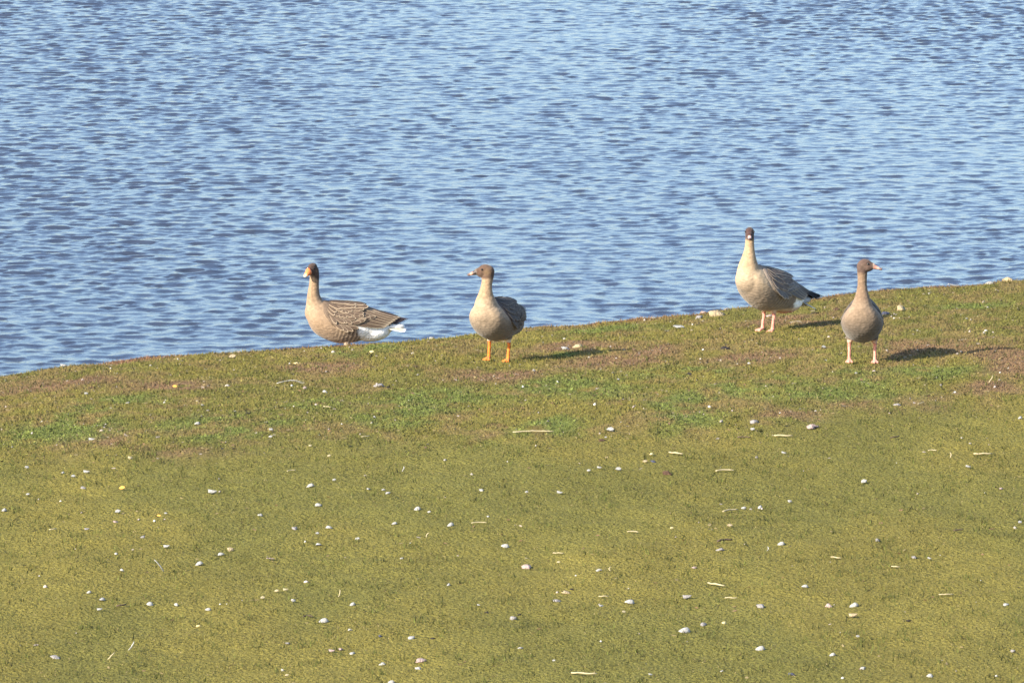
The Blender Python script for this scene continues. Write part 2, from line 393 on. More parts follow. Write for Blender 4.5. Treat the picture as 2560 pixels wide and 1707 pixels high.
def lib(kind, v, color):
    key = (kind, v, color)
    if key not in LIB:
        f = {'shell': lambda: shell_bm(v), 'pebble': lambda: rock_template(v, 2, .50, .55), 'straw': lambda: straw_bm(v), 'feather': lambda: curl_bm(v),
             'clod': lambda: clod_bm(v), 'twig': lambda: straw_bm(v+50, .2), 'leaf': lambda: leaf_bm(v), 'chip': lambda: rock_template(v+20, 1, .28, .5)}[kind]
        LIB[key] = from_bm(kind, f(), M[color], kind not in ('chip', 'leaf'))
    return LIB[key]
NAMES = {'shell': ('seashell', 'shell'), 'pebble': ('pebble', 'pebble'), 'straw': ('straw_stem', 'straw'), 'feather': ('loose_feather', 'feather'), 'clod': ('soil_clod', 'clod'),
         'twig': ('twig', 'twig'), 'leaf': ('fallen_leaf', 'leaf'), 'chip': ('shell_chip', 'shell chip')}
# kind, colour, photo x, y, width px, angle deg, label
ITEMS = [
('shell','white',499,1409,26,10,'large bright white shell, brightest at lower left above a row of three'),
('shell','white',552,1388,22,200,'white shell touching a tan chip, right of the largest lower left shell'),
('chip','tan',575,1374,20,40,'tan chip leaning on a white shell in the lower left turf'),
('chip','pink',675,1397,30,175,'flat pinkish shell chip alone between the two lower left shell clusters'),
('pebble','grey',358,1346,18,0,'dull grey pebble above the diagonal pale feather at lower left'),
('chip','white',417,1368,17,0,'small pale chip just right of the dull grey pebble, lower left'),
('shell','white',304,1431,18,120,'small white shell left of the diagonal pale feather'),
('straw','white',397,1431,44,-58,'pale quill lying diagonally, pointing down right, lower left turf'),
('shell','white',223,1480,16,20,'small grey white shell above the bright one at far lower left'),
('shell','white',256,1500,23,60,'bright white shell left of the dark brown twig'),
('chip','white',250,1529,15,50,'small pale chip just below the bright shell beside the dark twig'),
('twig','twig',303,1516,34,15,'short thick dark brown twig between two white shells, lower left'),
('shell','white',375,1511,22,80,'first white shell right of the dark brown twig'),
('shell','white',441,1513,19,300,'middle white shell of the row right of the dark twig'),
('shell','white',521,1522,19,10,'last white shell, rightmost of the row beyond the dark twig'),
('shell','white',11,1279,20,70,'white shell cut close to the left edge of the frame'),
('chip','white',294,1284,18,35,'slanting white sliver below the orange leaf on the left'),
('pebble','pink',289,1306,13,0,'small pink grey pebble under the slanting white sliver'),
('leaf','orange',397,1296,12,0,'tiny orange leaf scrap left of centre in the lower turf'),
('chip','white',414,1289,13,45,'tiny pale chip beside the tiny orange leaf scrap'),
('chip','grey',218,1327,14,50,'small dull chip in the darker turf, left side'),
('straw','straw',132,1329,26,15,'short dull straw near the left edge of the lower turf'),
('shell','white',651,1290,16,10,'small white shell left of the bright triangular pair near centre left'),
('shell','white',795,1265,23,180,'bright white shell, upper one of the centre left pair'),
('shell','white',822,1323,22,180,'bright white shell, lower one of the centre left pair'),
('pebble','grey',737,1323,24,55,'grey white pebble left of the lower shell of the centre left pair'),
('chip','white',793,1340,12,60,'tiny white chip just under the centre left pair of shells'),
('shell','white',796,1362,20,160,'thin white shell below the tiny chip, centre left'),
('shell','white',810,1553,32,5,'wide bright white shell, the longest in the lower left centre'),
('chip','straw',691,1480,17,45,'pale chip, left one of two slanting chips above the wide white shell'),
('chip','straw',715,1477,15,60,'pale chip, right one of two slanting chips above the wide white shell'),
('chip','straw',656,1498,15,55,'slanting straw coloured chip left of the wide white shell'),
('chip','white',733,1508,15,75,'upright pale chip directly above left of the wide white shell'),
('straw','straw',848,1495,22,78,'upright pale stalk above right of the wide white shell'),
('twig','twig',770,1544,30,3,'thin dark twig pointing at the wide white shell from the left'),
('pebble','yellow',496,1563,16,0,'yellowish pebble on plain turf at lower left'),
('straw','white',329,1625,30,60,'blue white quill slanting up right near the bottom left'),
('pebble','grey',139,1641,28,20,'large dull grey pebble in the bottom left corner'),
('straw','straw',278,1648,28,48,'dull tan straw beside the blue white quill, bottom left'),
('pebble','grey',720,1610,16,25,'small grey pebble under the wide white shell, bottom left centre'),
('chip','pink',830,1632,17,0,'pinkish chip, left of three pebbles near the bottom'),
('pebble','pink',852,1623,16,60,'pinkish upright pebble, middle of three near the bottom'),
('pebble','white',880,1632,16,40,'white pebble, right of three near the bottom'),
('pebble','white',707,1674,17,60,'white pebble by the bottom edge, left of centre'),
('chip','straw',717,1694,15,60,'straw chip under a white pebble at the bottom edge'),
('shell','white',979,1703,22,0,'white shell cut by the bottom edge left of centre'),
('pebble','white',957,1658,20,0,'pale greenish white pebble near the bottom, left of the pink grey stone'),
('shell','white',1044,1276,22,20,'white shell with a small chip on its right, centre turf'),
('chip','white',1073,1285,12,0,'small chip right of a white shell in the centre turf'),
('pebble','white',1220,1292,13,50,'small white pebble above the horizontal straw at centre'),
('shell','white',987,1310,18,10,'small domed white shell left of the curved shell at centre'),
('shell','white',1127,1316,24,35,'curved white shell just left of the horizontal straw at centre'),
('straw','straw',1198,1313,46,2,'pale horizontal straw right of the curved white shell'),
('chip','white',894,1350,16,0,'small flat white chip between the centre left pair and the grit patch'),
('pebble','white',1005,1394,13,0,'tiny white pebble below the patch of pale grit'),
('straw','straw',1070,1349,16,60,'tiny upright straw right of the patch of pale grit'),
('shell','white',1264,1366,26,3,'very bright oval white shell, alone at the centre of the lower turf'),
('pebble','pink',1317,1411,33,15,'pinkish oval stone below right of the very bright oval shell'),
('straw','straw',1396,1381,34,-4,'thin pale straw right of the very bright oval shell'),
('chip','straw',1396,1402,14,50,'pale chip just under the thin straw, right of the bright oval shell'),
('straw','straw',1582,1332,34,-5,'pale flat straw right of centre, above the square white shell'),
('pebble','white',1498,1428,19,0,'squarish white pebble right of the pinkish oval stone'),
('straw','straw',1528,1431,14,85,'short upright straw just right of the squarish white pebble'),
('shell','white',1122,1459,15,60,'small yellowish white shell below left of the pinkish oval stone'),
('shell','white',882,1511,20,40,'white shell right of the upright stalk, lower centre left'),
('pebble','tan',1416,1481,26,30,'brownish grey stone with a dark right end, lower centre'),
('clod','dark',1431,1474,12,60,'dark lump at the right end of the brownish grey stone'),  # separate dark lump forms the stone's dark right end
('pebble','grey',1392,1504,20,20,'dull grey pebble just below left of the brownish grey stone'),
('straw','straw',1509,1496,30,0,'thick short straw left of the elongated white shell'),
('shell','white',1575,1506,32,8,'elongated white shell beside the thick short straw'),
('chip','white',1504,1519,14,120,'white splinter under the thick short straw'),
('chip','straw',1559,1533,13,60,'pale splinter under the elongated white shell'),
('clod','dark',1217,1530,13,70,'small black clod left of the grey stone at lower centre'),
('pebble','grey',1283,1545,30,30,'grey stone with a black tip, lower centre'),
('clod','dark',1299,1536,14,50,'black lump against the tip of the grey stone, lower centre'),  # separate black lump forms the dark end of the grey stone
('chip','white',1197,1520,9,0,'tiny white chip up left of the small black clod'),
('pebble','white',875,1575,14,0,'white pebble right of the wide white shell, lower left centre'),
('pebble','white',1027,1592,20,20,'round white pebble with dark specks on both sides, lower centre'),
('pebble','slate',951,1592,15,0,'dark blue pebble left of the round white pebble'),
('clod','dark',1083,1594,15,0,'dark clod right of the round white pebble'),
('pebble','pink',1052,1650,32,50,'large pink grey stone near the bottom, left of centre'),
('pebble','white',1047,1670,19,10,'white pebble touching the foot of the large pink grey stone'),
('pebble','white',1301,1621,13,80,'small white pebble at the bottom centre'),
('chip','white',1385,1658,11,0,'tiny white chip above the long straw at the bottom'),
('straw','straw',1460,1688,78,-4,'long thick straw lying at the bottom edge of the turf'),
('chip','white',1627,1694,12,80,'white sliver at the bottom edge, right of the long thick straw'),
('shell','yellow',1629,1141,20,75,'round yellow shell with a dark pebble under it'),
('pebble','slate',1633,1157,16,0,'dark pebble right under the round yellow shell'),
('straw','straw',1690,1140,52,-14,'slanting straw just right of the round yellow shell'),
('chip','tan',1612,1159,20,-5,'tan chip left of the dark pebble under the yellow shell'),
('chip','white',1960,1136,13,0,'small white chip on the turf below the pinkish rough edge stone'),
('pebble','pink',2030,1071,38,10,'large pinkish stone at the lower border of the leafy band'),
('pebble','grey',1885,1058,26,30,'grey stone left of the large pinkish stone, among leaves'),
('chip','white',1882,1081,16,0,'pale chip under the grey stone at the leafy border'),
('straw','straw',1958,1098,56,-2,'long thin straw below the large pinkish stone'),
('twig','twig',1860,1101,42,-2,'dark twig left of the long thin straw'),
('twig','twig',2237,1096,38,18,'thin dark twig slanting up on the smooth right turf'),
('straw','straw',2331,1129,26,-2,'short pale straw, left of the two on the right turf'),
('straw','straw',2457,1139,56,0,'longest pale straw on the upper right turf'),
('straw','straw',2375,1148,17,88,'upright straw between the two horizontal straws at right'),
('chip','white',2421,1171,14,20,'pale chip below the longest straw at upper right'),
('chip','white',2159,1205,20,55,'forked white shell scrap on the right turf'),
('straw','straw',1812,1181,56,4,'faint thin straw left of centre right, under the yellow shell row'),
('clod','brown',1667,1187,34,5,'brown clod below the slanting straw by the yellow shell'),
('shell','white',1860,1266,17,20,'white shell at the upper end of a curved straw'),
('straw','straw',1826,1275,56,14,'curved straw with a white shell at its right end'),
('shell','white',1900,1267,22,80,'white shell just right of the shell and curved straw'),
('chip','white',1974,1254,13,60,'white sliver up right of the two neighbouring white shells'),
('chip','yellow',1680,1324,14,120,'small yellowish chip on the turf right of centre'),
('chip','tan',1824,1319,22,0,'tan oval chip below the curved straw'),
('shell','white',1954,1361,23,0,'bright white domed shell, alone right of centre'),
('straw','white',1918,1381,13,80,'short white sliver below left of the bright domed shell'),
('pebble','grey',1802,1378,22,30,'round grey pebble under a thin dark twig'),
('twig','twig',1812,1359,52,12,'thin dark twig over the round grey pebble'),
('pebble','grey',2285,1394,20,45,'grey white pebble with a small white chip on its right'),
('chip','white',2324,1399,11,0,'small white chip right of the grey white pebble'),
('straw','straw',2239,1420,28,-8,'pale straw below left of the grey white pebble'),
('pebble','pink',1735,1423,14,0,'small pinkish pebble above the bent straw'),
('straw','straw',1790,1464,66,-18,'long bent straw slanting down to the right'),
('straw','straw',1828,1496,38,-3,'thin straw below the long bent straw'),
('chip','grey',1719,1496,24,20,'dull grey curved chip left of the thin straw'),
('shell','white',2013,1467,22,0,'white shell halfway between the bent straw and the pale chip at right'),
('pebble','grey',1902,1518,26,0,'oval lilac grey pebble right of the thin straw'),
('pebble','pink',2073,1515,30,40,'broken pink and white stone left of the oblong white shell'),
('shell','white',2136,1516,30,0,'oblong white shell right of the broken pink stone'),
('chip','tan',2134,1544,24,5,'tan oblong chip just under the oblong white shell'),
('straw','straw',2365,1493,44,2,'pale straw with a white end on the right turf'),
('pebble','white',2514,1511,16,60,'white pebble near the right edge of the lower turf'),
('pebble','grey',1759,1563,24,0,'flat greenish grey pebble above the large triangular shell'),
('shell','yellow',1810,1561,19,60,'yellowish shell right of the flat greenish grey pebble'),
('shell','white',1713,1582,38,20,'largest white shell, triangular, lower right of centre'),
('shell','white',1902,1627,30,5,'bright wide white shell near the bottom, right of the triangular one'),
('shell','white',2082,1639,20,350,'white shell right of the bright wide one near the bottom'),
('chip','white',2145,1601,14,70,'small upright white chip, lower right'),
('pebble','white',1805,1679,15,110,'white pebble near the bottom below the yellowish shell'),
('pebble','slate',1979,1689,24,20,'dark blue black pebble at the bottom edge'),
('pebble','white',2157,1674,20,20,'off white pebble near the bottom, right of the dark blue black one'),
('shell','white',2325,1691,21,60,'bluish white shell at the bottom right'),
('pebble','grey',2532,1627,20,40,'grey white pebble close to the right edge at the bottom'),
('clod','dark',2272,1556,15,0,'small dark clod on the lower right turf'),
('twig','twig',2396,1333,32,8,'broken dark twig on the right turf'),
('chip','white',2549,1316,14,100,'white chip close to the right edge'),
('pebble','pink',2503,1222,12,90,'faint pink pebble near the right edge'),
('pebble','grey',2195,1354,22,5,'pale grey pebble among grass tufts on the right turf'),
('straw','straw',2090,1398,36,-14,'slanting straw, right of the bright domed shell'),
# leafy band
('chip','white',159,916,16,0,'white chip on the bank lip at far left'),
('chip','tan',581,897,22,10,'tan chip on the bank left of the orange billed goose'),
('pebble','yellow',742,910,15,0,'pale yellow pebble below left of the orange billed goose'),
('feather','white',725,966,82,-4,'long curved white feather below the orange billed goose'),
('pebble','pink',762,973,20,0,'pinkish pebble at the right end of the long curved white feather'),
('shell','white',812,981,18,150,'white shell right of the long curved white feather'),
('straw','straw',819,1024,28,-8,'pale straw below the white shell under the orange billed goose'),
('leaf','orange',437,973,14,20,'small orange leaf in the left of the leafy band'),
('chip','white',216,988,14,10,'white chip on the far left of the leafy band'),
('pebble','white',320,1011,15,10,'white pebble on the left of the leafy band'),
('pebble','white',506,1013,14,0,'white pebble above the dense green patch at left'),
('shell','white',494,1062,19,20,'bright white shell at the left end of the dense green patch'),
('clod','dark',618,1038,17,0,'black clod inside the dense green patch at left'),
('chip','white',678,1078,15,20,'white chip, upper of two right of the green patch'),
('chip','white',676,1094,16,50,'white chip, lower of two right of the green patch'),
('chip','white',230,1099,17,10,'white chip below the grit patch on the far left'),
('clod','dark',585,1121,14,0,'dark clod on brown ground at left'),
('chip','straw',325,1152,15,60,'straw coloured sliver at the lower border of the left band'),
('chip','white',68,1173,15,40,'white chip, leftmost at the lower border of the leafy band'),
('pebble','white',157,1185,17,45,'white pebble, first of a trio under the left band'),
('chip','white',217,1188,17,10,'white chip, right one of a trio under the left band'),
('chip','white',183,1196,14,35,'small chip, lowest of a trio under the left band'),
('pebble','grey',208,1220,15,0,'grey pebble between the trio and the orange leaf'),
('leaf','orange',305,1226,19,60,'orange yellow leaf on the left of the smooth turf'),
('chip','white',69,1238,15,55,'white sliver near the left edge beside the orange leaf height'),
('chip','white',532,1233,24,10,'flat white chip, alone right of the orange yellow leaf'),
('shell','white',777,1214,25,5,'flat white shell above the centre left pair of shells'),
('straw','straw',729,1181,30,12,'pale straw above the flat white shell'),
('chip','straw',823,1145,13,60,'upright straw sliver, right of two above the pale straw'),
('chip','straw',775,1119,13,65,'upright straw sliver, left of two above the pale straw'),
('clod','brown',1039,915,21,80,'dark brown clod left of the orange legged goose'),
('shell','white',1334,928,18,95,'upright white shell right of the orange legged goose feet'),
('pebble','grey',950,969,28,20,'blurred blue grey pebble in the band left of centre'),
('pebble','dark',970,970,12,0,'dark pebble right against the blue grey pebble'),
('pebble','white',1546,954,12,0,'round white pebble on brown ground right of centre'),
('straw','straw',1333,1085,122,2,'very long curved pale stem lying on the bright green clump'),
('chip','white',1526,1079,22,-35,'white chip slanting down right of the long pale stem'),
('clod','brown',1503,1104,20,0,'brown clod under the slanting white chip'),
('chip','white',1515,1100,9,60,'tiny white chip on the brown clod'),
('chip','white',1471,1182,16,0,'white chip, leftmost of three left of the brown clod by the straw'),
('chip','white',1499,1177,13,20,'small chip, middle of three on smooth turf under the band'),
('chip','white',1546,1180,18,-5,'white chip, rightmost of three on smooth turf under the band'),
('pebble','white',1204,1227,15,60,'white pebble alone at the centre below the green clump'),
('chip','white',1317,1233,12,80,'small white sliver right of the lone centre pebble'),
('straw','white',1008,1180,16,70,'upright white sliver left of the lone centre pebble'),
('pebble','white',921,1220,16,-10,'white pebble, left of a cluster of three at centre left'),
('pebble','white',959,1222,13,-50,'white pebble, top of a cluster of three at centre left'),
('pebble','white',969,1232,14,0,'white pebble, right of a cluster of three at centre left'),
('chip','white',836,1202,13,50,'white chip left of the cluster of three pebbles'),
('straw','straw',913,1096,30,12,'greyish straw under the leafy band left of centre'),
('chip','white',1400,1233,16,0,'pale chip on smooth turf, right of the small white sliver'),
('pebble','tan',1447,868,32,10,'pale tan stone beside the shadow of the orange legged goose'),
('pebble','white',1415,872,22,5,'white stone left of the tan one by the shadow of the orange legged goose'),
('pebble','tan',1790,790,52,5,'broad tan stone on the bank lip left of the dark headed goose'),
('pebble','grey',1816,778,24,15,'blue grey pebble on top of the group at the bank lip'),
('pebble','pink',1759,784,22,5,'pinkish pebble at the left of the group on the bank lip'),
('pebble','grey',1748,797,26,0,'dull grey stone in front of the group on the bank lip'),
('feather','white',1990,809,38,-10,'small curled white feather right of the dark headed goose feet'),
('chip','white',1698,819,40,0,'flat pale slab left of the dark headed goose'),
('pebble','pink',1925,790,24,50,'pinkish stone just behind the legs of the dark headed goose'),
('clod','dark',1812,873,32,15,'black clod under the dark headed goose'),
('clod','dark',1724,938,26,5,'black clod left and below the dark headed goose'),
('pebble','slate',2214,785,26,15,'slate grey stone just right of the front facing goose'),
('pebble','tan',2254,775,44,10,'yellowish tan stone right of the front facing goose'),
('clod','dark',2036,784,24,0,'dark clod under the tail of the dark headed goose'),
('clod','brown',2090,777,24,15,'brown clod just left of the front facing goose breast'),
('chip','white',2059,868,14,20,'white chip left of the front facing goose feet'),
('pebble','grey',2245,1011,21,60,'grey stone on brown ground below the front facing goose'),
('straw','straw',2302,1013,34,28,'pale straw right of the grey stone on brown ground'),
('straw','straw',2477,960,26,60,'pale stalk standing near the right edge'),
('chip','white',2384,716,30,3,'flat white slab on the bank lip, right of the front facing goose head'),
('pebble','dark',2449,704,22,0,'dark stone between two pale ones on the right bank lip'),
('pebble','white',2475,709,24,0,'white stone right of the dark one on the right bank lip'),
('pebble','tan',2522,700,42,5,'tan boulder on the bank lip at the right edge'),
('pebble','brown',2508,695,26,5,'red brown stone behind the tan boulder at the right edge'),
('pebble','dark',2546,693,16,0,'dark stone at the very right of the bank lip'),
('shell','white',2551,1045,18,50,'white shell cut close to the right edge below the band'),
('chip','white',1078,843,16,0,'white chip on the bank lip left of the orange legged goose'),
('chip','yellow',930,886,16,5,'pale yellow chip on the bank under the orange billed goose tail'),
('pebble','white',1635,797,12,0,'white pebble on the bank lip midway between the geese'),
]
for i, (kind, colr, px, py, wpx, ang, label) in enumerate(ITEMS):
    x, y = ray_ground(px, py)
    sc = FPX/math.hypot(y, CAM_H); s = wpx/sc*.84
    nm, cat = NAMES[kind]
    if kind == 'pebble' and wpx > 24: nm, cat = 'stone', 'stone'
    if kind == 'straw' and colr == 'white': nm, cat = 'quill', 'feather quill'
    o = bpy.data.objects.new(nm, lib(kind, i % 5, colr)); C.objects.link(o)
    a = R(ang)
    if kind in ('straw', 'twig', 'feather'):
        # a stalk that looks tilted either lies at an angle to the line of sight or leans up from the turf
        ux, uz = math.cos(a), math.sin(a)
        if abs(uz) > .5: d = Vector((ux, .35*uz, abs(uz)*.9*(1 if uz > 0 else 1))); d.x *= (1 if uz > 0 else -1)
        else: d = Vector((ux, uz*3.0, 0.0))
        L = s/max(.3, math.hypot(d.x, d.z+d.y*.15)); d.normalize()
        o.rotation_euler = d.to_track_quat('X', 'Z').to_euler()
        th = (.0075 if wpx < 50 else .011)/.07 * (1.0 if kind == 'straw' else 1.3)
        if kind == 'feather': o.scale = (s, s, s)
        else: o.scale = (L, th, th)
        zc = gz(x, y)+.012+abs(d.z)*L*.45
    else:
        k = {'shell': .5, 'pebble': .5, 'clod': .45, 'chip': .5, 'leaf': 1.0}[kind]*s
        o.scale = (k, k*(.8+.3*((i*7) % 5)/5), k*(1.15 if kind == 'shell' else .9 if kind != 'chip' else 1.5 if wpx < 26 else .5))
        o.rotation_euler = (R(((i*37) % 25)-5), R(((i*53) % 30)-15), a if kind != 'pebble' else R((i*61) % 180))
        if kind in ('chip', 'leaf') and wpx < 26: o.rotation_euler = (R(35), R(-12+(i*29) % 24), R(ang*.3))
        zc = gz(x, y)+(.003 if kind != 'pebble' else .22*k*.55+.002)
        if kind in ('chip', 'leaf'): zc += .012
    o.location = (x, y, zc)
    tag(o, label, cat)

# ------------------------------------------------------------------ geese
# torso cross sections in the bird's frame: forward x, centre height, half width, half height
TS = np.array([(.276, .375, .015, .020), (.268, .370, .058, .062), (.242, .352, .100, .100), (.205, .335, .124, .124), (.155, .318, .139, .136), (.105, .302, .145, .143), (.045, .292, .147, .150), (0, .291, .145, .149),
               (-.075, .290, .136, .142), (-.15, .284, .118, .118), (-.225, .277, .092, .090), (-.29, .268, .064, .057), (-.345, .255, .040, .030), (-.38, .248, .012, .010)])[::-1]
def tsec(x): return [float(np.interp(x, TS[:, 0], TS[:, k])) for k in (1, 2, 3)]
def ell_bm(bm, c, r, M3=None, seg=20):
    ret = bmesh.ops.create_uvsphere(bm, u_segments=seg, v_segments=seg//2+2, radius=1)
    for v in ret['verts']:
        p = Vector((v.co.x*r[0], v.co.y*r[1], v.co.z*r[2])); v.co = (M3 @ p if M3 else p)+Vector(c)
def spline(pts, n=6):
    pts = [np.array(p, float) for p in pts]; out = []
    for i in range(len(pts)-1):
        p0 = pts[max(i-1, 0)]; p1 = pts[i]; p2 = pts[i+1]; p3 = pts[min(i+2, len(pts)-1)]
        for k in range(n):
            t_ = k/n; out.append(.5*((2*p1)+(p2-p0)*t_+(2*p0-5*p1+4*p2-p3)*t_**2+(-p0+3*p1-3*p2+p3)*t_**3))
    out.append(pts[-1]); return out
def feather_me(name, md, mf):
    bm = bmesh.new(); O = [(0, .14), (.12, .30), (.35, .45), (.6, .5), (.8, .44), (.93, .27), (1, .0)]
    def ring(s, e, z0): 
        l = [(t_*e, w_*s) for t_, w_ in O]; l = l+[(t_, -w_) for t_, w_ in reversed(l[:-1])]
        return [bm.verts.new((a, b_, z0+.10*math.sin(math.pi*a)-.35*b_*b_)) for a, b_ in l]
    o_ = ring(1, 1, 0); i_ = ring(.86, .93, .02); n = len(o_)
    for k in range(n-1):
        f = bm.faces.new([o_[k], o_[k+1], i_[k+1], i_[k]]); f.material_index = 1
    for k in range(n//2-0):
        a, b_, c, d = i_[k], i_[k+1], i_[n-2-k], i_[n-1-k]
        u = []; [u.append(v) for v in (a, b_, c, d) if v not in u]
        if len(u) > 2:
            f = bm.faces.new(u); f.material_index = 0
    bmesh.ops.recalc_face_normals(bm, faces=bm.faces)
    me = from_bm(name, bm, md); me.materials.append(mf); return me
def bird_mat(name, bumpy=True):
    m = mat(name, attr='Col', rough=.85, spec=.1, vary=.17, vscale=55)
    if bumpy:
        t = m.node_tree; p = t.nodes['Principled BSDF']; tc = t.nodes.new('ShaderNodeTexCoord')
        vo = t.nodes.new('ShaderNodeTexVoronoi'); vo.inputs['Scale'].default_value = 42
        mp = t.nodes.new('ShaderNodeMapping'); mp.inputs['Scale'].default_value = (.8, 1, 1.3)
        b = t.nodes.new('ShaderNodeBump'); b.inputs['Strength'].default_value = .5; b.inputs['Distance'].default_value = .006
        t.links.new(tc.outputs['Object'], mp.inputs[0]); t.links.new(mp.outputs[0], vo.inputs['Vector']); t.links.new(vo.outputs['Distance'], b.inputs['Height']); t.links.new(b.outputs[0], p.inputs['Normal'])
        p.inputs['Sheen Weight'].default_value = .15
    return m
BIRD = bird_mat('plumage'); BILLM = mat('bill_horn', attr='Col', rough=.4, spec=.45)
EYE = mat('eye_dark', (.012, .010, .010), .15, spec=.6)
NAIL = {}
def goose(S):
    root = bpy.data.objects.new('goose', None); C.objects.link(root); root.empty_display_size = .2
    x, y = S['pos']; root.location = (x, y, gz(x, y)+.006+S.get('lift', 0)); root.rotation_euler = (0, 0, S['yaw'])
    sc = S.get('scale', 1.0); root.scale = (sc, sc, sc)
    tag(root, S['label'], 'goose', 'geese standing on the bank')
    pit = S.get('pitch', 0); piv = Vector((0, 0, .27)); RT = Matrix.Rotation(-pit, 3, 'Y')
    def T(p): return RT @ (Vector(p)-piv)+piv
    RTi = RT.transposed()
    wmul = S.get('wide', 1.0)
    bm = bmesh.new()
    rings = []; xs_ = np.linspace(-.38, .272, 34)
    for xx in xs_:
        zc, hw, hh = tsec(xx); hw *= wmul
        rings.append([bm.verts.new(T((xx, hw*math.sin(a)*(1-.24*max(0, math.cos(a))), zc+hh*math.cos(a)))) for a in [2*math.pi*k/28 for k in range(28)]])
    for a, b_ in zip(rings, rings[1:]):
        for k in range(28): bm.faces.new([a[k], a[(k+1) % 28], b_[(k+1) % 28], b_[k]])
    bm.faces.new(list(reversed(rings[0]))); bm.faces.new(rings[-1])
    nk = S['neck']                                            # (x,y,z,r) from breast to nape
    sp = spline(nk, 6); tube_bm([q[:3] for q in sp], [q[3] for q in sp], 20, bm)
    ell_bm(bm, nk[0][:3], (nk[0][3],)*3)
    hd = Vector(S['head']); hs = S.get('head_scale', 1.0); HM = Matrix.Rotation(S['head_yaw'], 3, 'Z') @ Matrix.Rotation(S.get('head_pitch', 0), 3, 'Y')
    def Hh(p): return HM @ (Vector(p)*hs)+hd
    ell_bm(bm, Hh((-.004, 0, .004)), (.046*hs, .0315*hs, .035*hs), HM)
    ell_bm(bm, Hh((.012, 0, -.012)), (.040*hs, .030*hs, .030*hs), HM)
    ell_bm(bm, Hh((.032, 0, -.004)), (.036*hs, .021*hs, .0245*hs), HM)
    ell_bm(bm, nk[-1][:3], (nk[-1][3],)*3)
    ell_bm(bm, T((-.19, 0, .232)), (.15, .094, .082))
    for (fx_, fy_, sw) in S['feet']:
        hip = (fx_*.4-.01, fy_*.85, .21); ank = (fx_*.8-.012, fy_, .128); foot = (fx_, fy_, .016)
        tube_bm(spline([hip, ((hip[0]+ank[0])/2, (hip[1]+ank[1])/2, .165), ank], 4), [.046, .044, .040, .036, .031, .026, .021, .017, .014], 12, bm)
        lp = spline([(ank[0], ank[1], .138), (ank[0]-.004, ank[1], .11), ((ank[0]+foot[0])/2, (ank[1]+foot[1])/2, .07), (foot[0]-.003, foot[1], .03), foot], 3)
        nr_ = len(lp); tube_bm(lp, [.0155-.0045*math.sin(math.pi*k/(nr_-1))+.001*(k == nr_-1) for k in range(nr_)], 10, bm)
        ends = []
        for da in (-.48, 0, .48):
            a = sw+da; L = .062 if da == 0 else .054
            e = Vector((foot[0]+L*math.cos(a), foot[1]+L*math.sin(a), .006)); ends.append(e)
            tube_bm(spline([foot, (foot[0]*.5+e.x*.5, foot[1]*.5+e.y*.5, .014), e], 3), [.009, .0085, .008, .0075, .007, .006, .005], 8, bm)
        tube_bm([(foot[0], foot[1], .018), (foot[0]-.022*math.cos(sw), foot[1]-.022*math.sin(sw), .010)], [.006, .004], 6, bm)
        f0 = Vector(foot); f0.z = .008
        for e0, e1 in zip(ends, ends[1:]):
            mid = (e0+e1)/2*.86+f0*.14
            tri = [f0, e0, mid, e1]; lo = [bm.verts.new(q+Vector((0, 0, -.004))) for q in tri]; hi = [bm.verts.new(q+Vector((0, 0, .0035))) for q in tri]
            bm.faces.new(hi); bm.faces.new(list(reversed(lo)))
            for k in range(4): bm.faces.new([lo[k], lo[(k+1) % 4], hi[(k+1) % 4], hi[k]])
    bmesh.ops.recalc_face_normals(bm, faces=bm.faces)
    me0 = from_bm('tmp', bm, None); tmp = bpy.data.objects.new('tmp', me0); C.objects.link(tmp)
    rm = tmp.modifiers.new('r', 'REMESH'); rm.mode = 'VOXEL'; rm.voxel_size = .0038; rm.adaptivity = 0
    dg = bpy.context.evaluated_depsgraph_get(); me = bpy.data.meshes.new_from_object(tmp.evaluated_get(dg)); bpy.data.objects.remove(tmp)
    n = len(me.vertices); P = np.zeros(n*3, np.float32); me.vertices.foreach_get('co', P); P = P.reshape(-1, 3).astype(float)
    E = np.zeros(len(me.edges)*2, np.int32); me.edges.foreach_get('vertices', E); E = E.reshape(-1, 2)
    deg = np.bincount(E.ravel(), minlength=n)[:, None]
    wgt = (smooth(.10, .17, P[:, 2])*.5+.05)[:, None]
    headd = np.linalg.norm(P-np.array(hd), axis=1)[:, None]
    for it in range(26):
        A = np.zeros_like(P)
        for k in range(3): A[:, k] = np.bincount(E[:, 0], P[E[:, 1], k], n)+np.bincount(E[:, 1], P[E[:, 0], k], n)
        ww = wgt*(1.0 if it < 8 else smooth(.06, .10, headd))
        P = P+(A/deg-P)*ww
    me.vertices.foreach_set('co', P.astype(np.float32).ravel())
    # plumage colours, in the bird's own frame
    Q = (P-np.array(piv)) @ np.array(RTi).T+np.array(piv)
    xq, yq, zq = Q.T; X_, Y_, Z_ = P.T
    zc = np.interp(xq, TS[:, 0], TS[:, 1]); hh_ = np.interp(xq, TS[:, 0], TS[:, 3])
    c = {k: np.array(v) for k, v in S['cols'].items()}
    def mix(a, b_, m): return a*(1-m[:, None])+b_*m[:, None]
    nz = fbm(xq*60+yq*31, zq*60+yq*17, 500, 3); nz2 = fbm(xq*14+3, zq*14+yq*11, 510, 2)
    col = np.tile(c['flank'], (n, 1))
    col = mix(col, c['breast'], smooth(.02, .17, xq+.10*(nz2-.5)+.45*(zq-.30))*smooth(S.get('bz', .20)-.03, S.get('bz', .20)+.18, zq+.05*(nz2-.5)))
    col = mix(col, c['belly'], smooth(.225, .17, zq+.03*(nz2-.5))*smooth(-.16, -.05, xq))
    # faint feather bars across the flanks
    bar = np.sin((xq*.9+.25*(zq-.3))*2*np.pi/.026+3*nz2)*.5+.5
